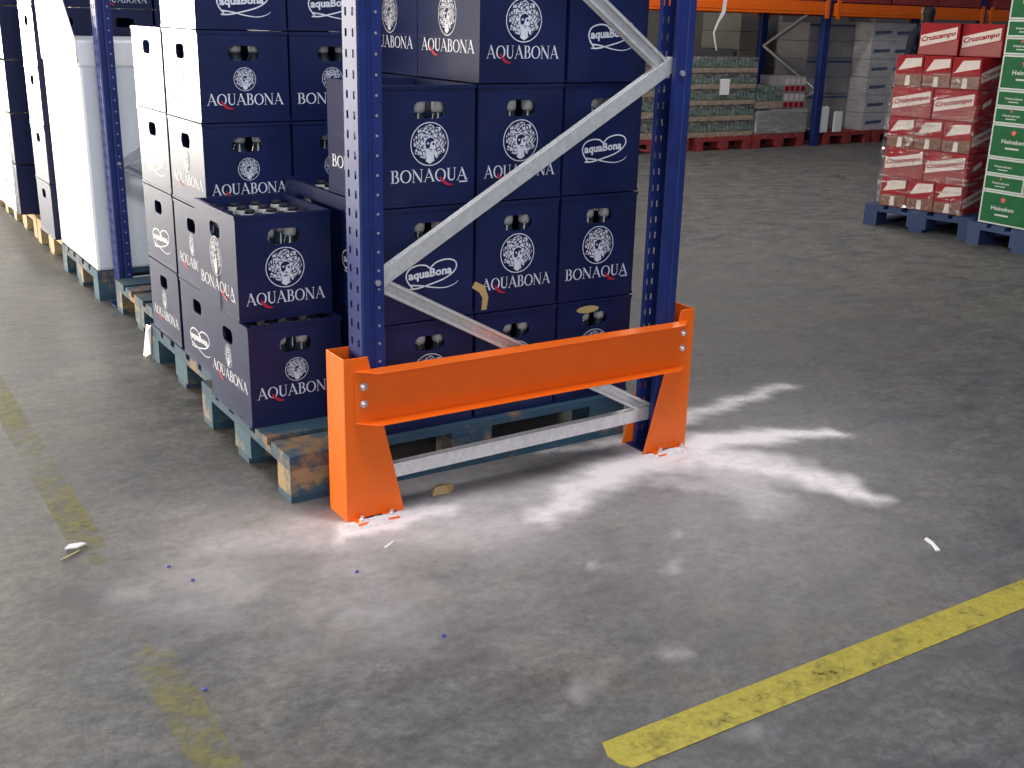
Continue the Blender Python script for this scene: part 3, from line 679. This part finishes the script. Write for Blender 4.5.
# film-wrapped crates of the next pallet
t = thing('wrapped_crate_load', 'film-wrapped pallet load of pale and blue crates in front of the farthest upright', 'pallet load', (-.04, 4.60, .1445))
for lay in range(7):
    mb = MB(); mb.box(.0, .31, .0, .39, .005+.30*lay, .295+.30*lay); mb.box(.32, 1.2, .0, .8, .005+.3*lay, .295+.3*lay); mb.box(-.0, .31, .40, .8, .005+.30*lay, .295+.30*lay)
    mb.build('crate_layer', 'crate', t, bevel=.004)
mb = MB(); mb.box(-.012, 1.21, .06, .815, 0, 2.12); mb.build('stretch_film', 'filmgrey', t, bevel=.01)
for lay in range(6):
    make_crate(.02+CW/2, 5.64+CD/2, Z0+HF*lay, HF, 'blue crate on the pallet past the farthest upright, layer %s from the floor' % ['one', 'two', 'three', 'four', 'five', 'six'][lay])

# ------------------------------------------------------------------ red beer cartons
def box_local(mb, s0, s1, d0, d1, z0, z1, m=0): mb.box(s0, s1, d0, d1, z0, z1, m)
ra = math.atan2(-.75, .15)   # direction of the front edge; local +x runs along it, local +y goes back into the load
A0 = (5.30, 2.78)
make_pallet(A0[0]+(.4*math.cos(ra)-.6*math.sin(ra)), A0[1]+(.4*math.sin(ra)+.6*math.cos(ra)), 'blue painted pallet under the red beer cartons', ('bluepaintwood', 'bluepaintwood'), rz=ra+PI/2)
def red_at(s, d, z):
    return (A0[0]+s*math.cos(ra)-d*math.sin(ra), A0[1]+s*math.sin(ra)+d*math.cos(ra), z)
def red_case(s, w, d, dep, z, h, kind, label, group=None):
    t = thing('beer_carton', label, 'carton', red_at(s, d, z), ra, group)
    mb = MB(); mb.box(.002, w-.002, 0, dep, 0, h-.003); mb.build('carton', 'red', t, bevel=.003)
    mb = MB(); f = lambda u, v: (u, -.0012, v)
    if kind == 'diag':
        mb.poly([(.01,.25*h),(w-.02,.52*h),(w-.02,.88*h),(.01,.60*h)], f, 0)
        text(mb, 'Cruzcampo', w*.48, .565*h, w*.84, h*.22, lambda u, v: (u, -.0022, v), 1, .03, slope=.27*h/w, shear=.15)
        mb.poly([(.0035,.005),(w-.005,.005),(w-.005,.5*h),(.0035,.23*h)], lambda u, v: (u, -.0006, v), 2)
        mb.build('carton_print', ['cream', 'red', 'pink'], t)
    elif kind == 'end':
        mb.poly([(.004,.004),(w-.004,.004),(w-.004,.42*h),(.004,.36*h)], f, 0)
        mb.poly([(.02,.50*h),(w-.015,.66*h),(w-.015,.92*h),(.35*w,.88*h)], f, 1)
        for k in range(3): mb.poly([(w*(.1+.3*k),.03*h),(w*(.28+.3*k),.03*h),(w*(.26+.3*k),.34*h),(w*(.12+.3*k),.34*h)], lambda u, v: (u, -.002, v), 1 if k == 1 else 2)
        mb.build('carton_print', ['darkred', 'cream', 'darkred'], t)
    # side print on the face turned to the right
    if s+w > .6:
        sd = MB(); gg = lambda u, v: (w-.001, u, v)
        if kind == 'end':
            sd.poly([(.02,.20*h),(.45,.58*h),(.45,.95*h),(.02,.52*h)], gg, 0); text(sd, 'Cruzcampo', .235, .56*h, .40, h*.22, lambda u, v: (w-.0002, u, v), 1, .03, slope=.39*h/.43)
            sd.build('side_print', ['cream', 'red'], t)
        elif z < 1.15:
            sd.poly([(.10,.40*h),(.22,.55*h),(.22,.72*h),(.10,.55*h)], gg, 0); sd.build('side_print', ['cream'], t)
    return t
HR = .206; s0, s1 = .085, .690
for lay in range(5):
    z = Z0+HR*lay; nm = ['bottom', 'second', 'third', 'fourth', 'fifth'][lay]
    if lay % 2 == 0:
        w = (s1-s0)/3
        for k in range(3): red_case(s0+w*k, w-.003, .035, .48, z, HR, 'end', 'narrow end of a red beer carton with a pale flash, %s layer, %s of three' % (nm, ['left', 'middle', 'right'][k]))
        for k in range(1): red_case(s0, s1-s0, .52, .56, z, HR, 'back', 'red beer carton at the back of the %s layer' % nm)
    else:
        w = (s1-s0)/2
        for k in range(2): red_case(s0+w*k, w-.003, .035, .36, z, HR, 'diag', 'red carton with a slanted Cruzcampo band, %s layer, %s one' % (nm, ['left', 'right'][k]))
        for k in range(1): red_case(s0, s1-s0, .40, .68, z, HR, 'back', 'red beer carton at the back of the %s layer' % nm)
for k in range(2): red_case(.165+.288*k, .284, .16+.02*k, .40, Z0+HR*5, .212, 'diag', 'loose red Cruzcampo carton on top of the red stack, %s of the pair' % ['left', 'right'][k])
t = thing('stretch_film', 'shiny clear stretch film around the red beer cartons', 'film wrap', red_at(0, 0, Z0))
rnd = random.Random(3)
mb = MB(); nz = 40; loop = []
def loop_pts():
    P_ = []
    for (p, q, n) in (((.070,.018),(.705,.018),28), ((.705,.018),(.705,1.1),24), ((.705,1.1),(.070,1.1),8), ((.070,1.1),(.070,.018),10)):
        for i in range(n): P_.append((p[0]+(q[0]-p[0])*i/n, p[1]+(q[1]-p[1])*i/n))
    return P_
LP = loop_pts(); n = len(LP)
for j in range(nz+1):
    for i, (a, c_) in enumerate(LP):
        w = .006*math.sin(i*1.3+j*.9+3*math.sin(j*.5))+.005*math.sin(i*.55-j*1.7)
        cx_, cy_ = .39, .55; l = math.hypot(a-cx_, c_-cy_); k = 1-w/l*1.0-(.0 if j < nz else .02)
        vs_ = (cx_+(a-cx_)*k, cy_+(c_-cy_)*k-.002, (.003+.93*j/nz)); mb.v.append(vs_)
mb.f = [(j*n+i, j*n+(i+1) % n, (j+1)*n+(i+1) % n, (j+1)*n+i) for j in range(nz) for i in range(n)]; mb.m = [0]*len(mb.f)
o = mb.build('film_sheet', film_mat('carton_film', .5, (.5,.45,.45), .12, 5, (1,1,8), 1.0, .03, .53), t, smooth=True); t.rotation_euler = (0, 0, ra)

# ------------------------------------------------------------------ green beer cartons
ga = math.radians(-92.5); G0 = (5.40, 1.925)
def g_at(s, d, z): return (G0[0]+s*math.cos(ga)-d*math.sin(ga), G0[1]+s*math.sin(ga)+d*math.cos(ga), z)
pc = g_at(.36, .56, 0); make_pallet(pc[0], pc[1], 'blue painted pallet under the green beer cartons at the right edge', ('bluepaintwood', 'bluepaintwood'), rz=ga+PI/2)
def green_case(s, w, z, h, label, star, dep=.5):
    t = thing('beer_carton', label, 'carton', g_at(s, 0, z), ga)
    MB().box(.001, w-.001, 0, dep, 0, h-.002).build('carton', 'palegrey', t, bevel=.002)
    mb = MB(); mb.poly([(.013,.011),(w-.013,.011),(w-.013,h-.013),(.013,h-.013)], lambda u, v: (u, -.001, v), 0)
    if star:
        R = h*.105; cx, cz = w*.42, h*.76
        mb.poly([(cx+(R if i % 2 == 0 else R*.4)*math.sin(PI*i/5), cz+(R if i % 2 == 0 else R*.4)*math.cos(PI*i/5)) for i in range(10)], lambda u, v: (u, -.002, v), 1)
    text(mb, 'Heineken', w*.43, h*.50, w*.42, h*.13, lambda u, v: (u, -.002, v), 3, .02)
    mb.strip([(w*.3, h*.30), (w*.55, h*.30)], h*.05, lambda u, v: (u, -.002, v), 3)
    mb.build('carton_print', ['green', 'star', 'cream', 'palegrey'], t)
z = Z0; big = 0; names_g = iter(['lowest large', 'first small', 'second small', 'middle large', 'third small', 'fourth small', 'upper large', 'fifth small', 'sixth small', 'topmost large'])
for k in range(10):
    h = .213 if k % 3 == 0 else .105; w = .40 if k % 3 == 0 else .30; nm = next(names_g)
    green_case(0, w, z, h, 'green Heineken carton with pale edges, %s one counting up the left edge' % nm, k % 3 != 2)
    if k % 3: green_case(w+.003, w, z, h, 'green Heineken carton with pale edges, beside the %s one' % nm, k % 3 != 2)
    elif k < 3: green_case(w+.003, w-.05, z, h, 'green Heineken carton with pale edges, at the right edge beside the %s one' % nm, True)
    z += h

# ------------------------------------------------------------------ back rack
YB = 6.80
def back_frame(x, label):
    t = thing('storage_rack', label, 'rack frame', (x, YB, 0))
    for y in (0, 1.0):
        MB().box(-.05, .05, y, y+.07, 0, 3.2).build('upright', 'rack_blue', t, bevel=.006)
        MB().box(-.07, .07, y-.02, y+.09, 0, .006).build('base_plate', 'rack_blue', t)
    for (za, zb) in ((.2, .75), (.75, 1.25), (1.25, .75+1.1), (.18, .18)):
        pass
    for (ya, za, yb, zb) in ((.07,.62,1.0,1.10),(1.0,1.10,.07,1.62),(.07,.18,1.0,.18),(1.0,.18,.07,.62),(.07,1.62,1.0,2.1)):
        MB().cyl((0,ya,za),(0,yb,zb),.016,n=8).build('brace', 'galv', t)
    return t
back_frame(6.20, 'blue back rack frame behind the near rack frame'); back_frame(9.10, 'blue back rack frame between the wrapped bottles and the grey cartons'); back_frame(11.9, 'blue back rack frame hidden behind the red cartons')
def beam(x0, x1, y, z, label):
    mb = MB(); mb.box(x0, x1, y, y+.045, z, z+.14); mb.box(x0, x1, y-.004, y, z+.03, z+.10)
    t = thing('rack_beam', label, 'rack beam', (0,0,0)); mb.build('beam', 'orange', t, bevel=.004)
    for x in (x0, x1-.06): MB().box(x, x+.06, y-.012, y, z-.04, z+.17).build('end_connector', 'orange', t, bevel=.003)
beam(6.26, 9.04, YB-.05, 1.47, 'orange rack beam over the wrapped green bottles'); beam(9.16, 11.84, YB-.05, 1.46, 'orange rack beam over the grey cartons'); beam(11.96, 14.6, YB-.05, 1.46, 'orange rack beam passing behind the green cartons')
beam(6.26, 9.04, YB+1.06, 1.47, 'rear orange beam over the wrapped green bottles'); beam(9.16, 11.84, YB+1.06, 1.46, 'rear orange beam over the grey cartons')
for x, lb in ((6.75, 'red pallet at the left of the back rack'), (7.66, 'red pallet under the wrapped green bottles'), (8.52, 'red pallet under the silver wrapped load'), (9.66, 'reddish pallet under the dark grey cartons'), (10.55, 'reddish pallet under the pale wrapped cartons')):
    make_pallet(x, YB+.62, lb, ('redwood', 'redwood') if x < 9 or x > 10 else ('redwood', 'redwood'), rz=PI/2)
def bottle_pack(x, y, z, w, h, d, label, cap='palegrey'):
    t = thing('bottle_pack', label, 'bottle pack', (x, y, z))
    MB().box(0, w, 0, d, 0, h*.30).build('tray', 'cardboard', t, bevel=.003)
    mb = MB(); n = 6
    for i in range(n):
        for j in range(2):
            r = w/n/2*.92; mb.lathe([(r,.01),(r,h*.55),(r*.45,h*.80),(r*.4,h*.96)], (w/n*(i+.5), r+.006+j*2.1*r, 0), 8)
    mb.build('bottles', 'greenglass', t, smooth=True)
    mb = MB(); mb.box(-.003, w+.003, -.004, d+.003, 0, h-.004); mb.build('shrink_film', 'filmgrey', t, bevel=.006)
for lay in range(5):
    for k in range(3):
        bottle_pack(7.12+.335*k, YB+.06, Z0+.172*lay, .33, .17, .55, 'film-wrapped tray of green bottles in the back rack, %s layer, %s tray' % (['bottom', 'second', 'third', 'fourth', 'top'][lay], ['left', 'middle', 'right'][k]))
for lay in range(3): bottle_pack(6.45, YB+.06, Z0+.22*lay, .55, .215, .55, 'film-wrapped tray of bottles left of the tall bottle load, %s' % ['bottom', 'middle', 'top'][lay])
MB().box(-.07, .07, -.003, 0, 0, .17).build('paper_sheet', 'white').location = (7.63, YB+.045, .60)
tag(bpy.data.objects['paper_sheet'], 'white paper sheet stuck on the wrapped bottle trays', 'paper')
t = thing('wrapped_pack', 'silver shiny film-wrapped pack low in the back rack', 'wrapped pack', (8.17, YB+.05, Z0))
MB().box(0,.80,.01,.7,0,.27).build('load', 'greyload', t, bevel=.02); mb = MB().box(-.01,.81,0,.71,.001,.285); mb.build('stretch_film', film_mat('silver_film', .55, (.75,.75,.75), .16, 4, (1,1,4), .8), t, bevel=.015)
bottle_pack(8.15, YB+.06, Z0+.29, .40, .26, .5, 'tray of green bottles on the silver wrapped pack')
for k in range(2):
    t = thing('drinks_pack', 'red and white drinks pack on the silver wrapped pack, %s one' % ['lower', 'upper'][k], 'drinks pack', (8.56, YB+.06, Z0+.29+.18*k))
    MB().box(0,.35,0,.4,0,.175).build('pack', 'greyload', t, bevel=.004)
    mb = MB()
    for i in range(4):
        mb.poly([(.01+.086*i,.01),(.08+.086*i,.01),(.08+.086*i,.07),(.01+.086*i,.07)], fn_front, 0); mb.poly([(.012+.086*i,.085),(.078+.086*i,.085),(.078+.086*i,.16),(.012+.086*i,.16)], fn_front, 1)
    mb.build('pack_print', ['red', 'cream'], t)
for lay in range(6):
    for k in range(2):
        t = thing('carton', 'grey carton with thin navy bands in the back rack, layer %s up, %s column' % (['one','two','three','four','five','six'][lay], ['left','right'][k]), 'carton', (9.155+.385*k, YB+.32, Z0+.207*lay))
        MB().box(0,.382,0,.5,0,.204).build('carton', 'greyload', t, bevel=.004)
        MB().poly([(0.002,.165),(.380,.165),(.380,.190),(.002,.190)] if lay % 2 else [(0.002,.01),(.380,.01),(.380,.02),(.002,.02)], fn_front).build('carton_band', 'stripe', t)
for lay in range(6):
    for k in range(2):
        t = thing('carton', 'pale grey wrapped carton beside the navy-banded ones, layer %s up, %s' % (['one','two','three','four','five','six'][lay], ['left','right'][k]), 'carton', (9.94+.39*k, YB+.06, Z0+.21*lay))
        MB().box(0,.385,0,.6,0,.206).build('carton', 'palecarton', t, bevel=.004)
        MB().poly([(.05,.07),(.34,.085),(.34,.12),(.05,.11)], fn_front).build('carton_band', 'stripe', t)
t = thing('stretch_film', 'clear stretch film around the pale grey cartons', 'film wrap', (9.93, YB+.05, Z0)); MB().box(0,.80,0,.63,.001,1.27).build('film_sheet', film_mat('carton_stack_film', .22, (.8,.8,.8), .15, 6, (1,1,6), .9), t, bevel=.015)
for k, (x, h) in enumerate(((9.08, .30), (9.32, .24))):
    mb = MB(); mb.box(0, .13, 0, .03, 0, h*.96); mb.box(.01,.05,.0,.03,h*.96,h); mb.box(.08,.12,.0,.03,h*.96,h*1.0)
    o = mb.build('paper_sleeve', 'white', bevel=.006, loc=(x+.09, YB+.02, .146)); tag(o, '%s white paper sleeve leaning before the grey cartons' % ['taller', 'shorter'][k], 'paper sleeve')
# loads on the upper level of the back rack
for k, x in enumerate((6.7, 7.6, 8.5, 9.7, 10.55, 11.4, 12.5)):
    t = thing('wrapped_load', 'grey wrapped load on the upper level of the back rack, %s from the left' % ['first','second','third','fourth','fifth','sixth','seventh'][k], 'pallet load', (x-.4, YB-.02, 1.615))
    MB().box(0,.8,.0,1.1,.0,.14).build('pallet_base', 'redwood', t); MB().box(.01,.79,.02,1.08,.145,1.1).build('load', 'greyload', t, bevel=.02)
# grey goods and darker stack against the far wall behind the rack
for k, (x, y, w, h, m) in enumerate(((9.2,9.6,1.1,1.0,'greyload'),(10.4,9.6,.5,1.7,'wall'),(11.2,9.6,1.4,1.8,'greyload'),(13.2,9.6,1.4,1.6,'greyload'))):
    t = thing('stacked_load', 'load standing far behind the back rack, %s' % ['low and grey', 'narrow and dull grey', 'tall and grey', 'grey, behind the red cartons'][k], 'pallet load', (x, y, 0))
    for j in range(int(h/.25)): MB().box(0,w,0,.8,.25*j,.25*j+.245).build('carton_layer', m, t, bevel=.006)
w = MB(); w.box(1.7, 19.3, 11.0, 11.15, 0, 5.5); tag(w.build('wall_partition', 'wall'), kind='structure')
# hanging plastic strip on the beam
P_ = [(7.44, 1.60), (7.43, 1.47), (7.36, 1.36), (7.31, 1.25), (7.34, 1.15), (7.37, 1.07)]
mb = MB(); mb.strip(P_, [.05,.055,.03,.025,.02,.012], lambda u, v: (u, YB-.066, v)); tag(mb.build('plastic_strip', 'white', solid=.002), 'thin pale plastic strip dangling from the orange back beam', 'plastic strip')

# ------------------------------------------------------------------ person behind the red cartons
def skin_chain(name, pts, edges, rad, mat, parent, root=0, sub=2):
    me = bpy.data.meshes.new(name); me.from_pydata(pts, edges, []); me.materials.append(MT[mat])
    o = bpy.data.objects.new(name, me); COL.objects.link(o); o.parent = parent
    sk = o.modifiers.new('skin', 'SKIN'); sk.use_smooth_shade = True
    lay = me.skin_vertices[0] if me.skin_vertices else None
    if lay is None:
        bpy.context.view_layer.objects.active = o; me.attributes
    return o, me, sub, rad, root
def figure(parent):
    h = 1.58
    J = {'pelvis': (0,0,.86,.115), 'waist': (0,0,.98,.105), 'chest': (0,0.01,1.14,.125), 'upch': (0,.015,1.25,.11), 'neck': (0,.01,1.335,.050), 'head0': (0,0,1.39,.066), 'head1': (0,-.005,1.47,.082), 'head2': (0,.0,1.52,.068),
         'sl': (-.165,.01,1.255,.055), 'el': (-.225,.03,1.00,.042), 'wl': (-.225,-.05,.80,.028), 'hl': (-.22,-.08,.73,.026),
         'sr': (.165,.01,1.255,.055), 'er': (.225,.03,1.00,.042), 'wr': (.225,-.05,.80,.028), 'hr': (.22,-.08,.73,.026),
         'tl': (-.09,0,.80,.09), 'kl': (-.10,-.01,.45,.058), 'al': (-.105,.02,.09,.040), 'fl': (-.11,-.12,.04,.038),
         'tr': (.09,0,.80,.09), 'kr': (.10,-.01,.45,.058), 'ar': (.105,.02,.09,.040), 'fr': (.11,-.12,.04,.038)}
    names_ = list(J); E = [('pelvis','waist'),('waist','chest'),('chest','upch'),('upch','neck'),('neck','head0'),('head0','head1'),('head1','head2'),('upch','sl'),('sl','el'),('el','wl'),('wl','hl'),('upch','sr'),('sr','er'),('er','wr'),('wr','hr'),('pelvis','tl'),('tl','kl'),('kl','al'),('al','fl'),('pelvis','tr'),('tr','kr'),('kr','ar'),('ar','fr')]
    for s, side in ((-1,'l'),(1,'r')):
        for k in range(4):
            a = 'f%s%d' % (side, k); b2 = a+'b'; J[a] = (s*.22+(k-1.5)*.018, -.10, .70, .0085); J[b2] = (s*.22+(k-1.5)*.017, -.105, .655-.006*abs(k-1.5), .0075); E += [('h'+side, a), (a, b2)]
        J['th'+side] = (s*.19, -.115, .72, .009); E.append(('h'+side, 'th'+side))
    names_ = list(J); me = bpy.data.meshes.new('body'); me.from_pydata([J[n][:3] for n in names_], [(names_.index(a), names_.index(b2)) for a, b2 in E], [])
    o = bpy.data.objects.new('body', me); COL.objects.link(o)
    bpy.context.view_layer.objects.active = o
    sk = o.modifiers.new('skin', 'SKIN'); sk.use_smooth_shade = True
    sv = me.skin_vertices[0].data
    for i, n in enumerate(names_): r = J[n][3]; sv[i].radius = (r, r*(.8 if n in ('chest','upch','waist') else 1)); sv[i].use_root = (i == 0)
    ss = o.modifiers.new('sub', 'SUBSURF'); ss.levels = 2; ss.render_levels = 2
    dg = bpy.context.evaluated_depsgraph_get(); ev = bpy.data.meshes.new_from_object(o.evaluated_get(dg)); bpy.data.objects.remove(o)
    for mm in ('skin', 'cloth', 'hair'): ev.materials.append(MT[mm])
    for p in ev.polygons:
        c_ = p.center; p.use_smooth = True
        if c_.z < 1.34 and not (abs(c_.x) > .17 and c_.z < .80 and c_.z > .6): p.material_index = 1
        elif c_.z > 1.345 and (c_.y > -.01 or c_.z > 1.50): p.material_index = 2
    ev.name = 'body'; b = bpy.data.objects.new('body', ev); COL.objects.link(b); b.parent = parent
    # nose, ears, eyes, mouth on the face side
    f = MB(); f.lathe([(.014,-.02),(.012,0),(.005,.03)], (0,-.088,1.455), 8); f.lathe([(.008,-.02),(.018,0),(.008,.02)], (-.083,0,1.46), 8); f.lathe([(.008,-.02),(.018,0),(.008,.02)], (.083,0,1.46), 8); f.build('facial_features', 'skin', b, smooth=True)
t = thing('person', 'person in a dark navy jacket seen from behind past the red cartons', 'person', (9.84, 6.02, 0), PI-.2)
t.scale = (1.05, 1.05, 1.045)
figure(t)

# ------------------------------------------------------------------ litter on the floor
def chip(name, pts, h, mat, label, cat):
    mb = MB(); mb.prism(pts, lambda p, z: (p[0], p[1], z), .001, h); tag(mb.build(name, mat, bevel=.001), label, cat)
cx, cy = .325, .055
mb = MB(); mb.add([(cx-.035,cy-.015,.001),(cx+.02,cy-.022,.001),(cx+.05,cy+.0,.001),(cx+.01,cy+.022,.001),(cx-.03,cy+.012,.001),(cx-.022,cy-.006,.022),(cx+.012,cy-.008,.026),(cx+.045,cy+.004,.020),(cx-.006,cy+.010,.024)],
    [(4,3,2,1,0),(0,1,6,5),(1,2,7,6),(2,3,8,7),(3,4,8),(4,0,5,8),(5,6,8),(6,7,8)])
tag(mb.build('wood_chip', 'tape', bevel=.002), 'yellowish wood chip on the floor just inside the left foot of the guard', 'wood chip')
chip('paper_scrap', [(-.705,.205),(-.69,.225),(-.66,.222),(-.65,.21),(-.675,.198)], .006, 'white', 'small white scrap on the floor at the far left', 'scrap')
chip('splinter', [(-.728,.150),(-.724,.146),(-.672,.178),(-.676,.182)], .004, 'barewood', 'pale splinter lying next to the white scrap', 'splinter')
chip('paper_scrap', [(1.300,-.945),(1.312,-.950),(1.338,-.905),(1.345,-.880),(1.332,-.882),(1.322,-.915)], .006, 'white', 'small white scrap on the floor above the yellow line at the right', 'scrap')
chip('paper_scrap', [(.02,-.19),(.024,-.195),(.06,-.172),(.056,-.167)], .003, 'white', 'tiny white sliver in front of the left guard foot', 'scrap')
MT['bluechip'] = plain('blue_plastic', (.03, .04, .35), .5)
for k, (x, y, nm) in enumerate(((-.592,-.597,'far left foreground'),(-.50,-.02,'left, near the pale smear'),(-.47,-.12,'left, beside the dark stains'),(-.06,-.66,'lower centre'),(-.1,-.28,'centre left'))):
    chip('plastic_fleck', [(x-.006,y-.003),(x+.004,y-.005),(x+.006,y+.002),(x-.002,y+.006)], .004, 'bluechip', 'tiny blue plastic fleck on the floor, %s' % nm, 'fleck')
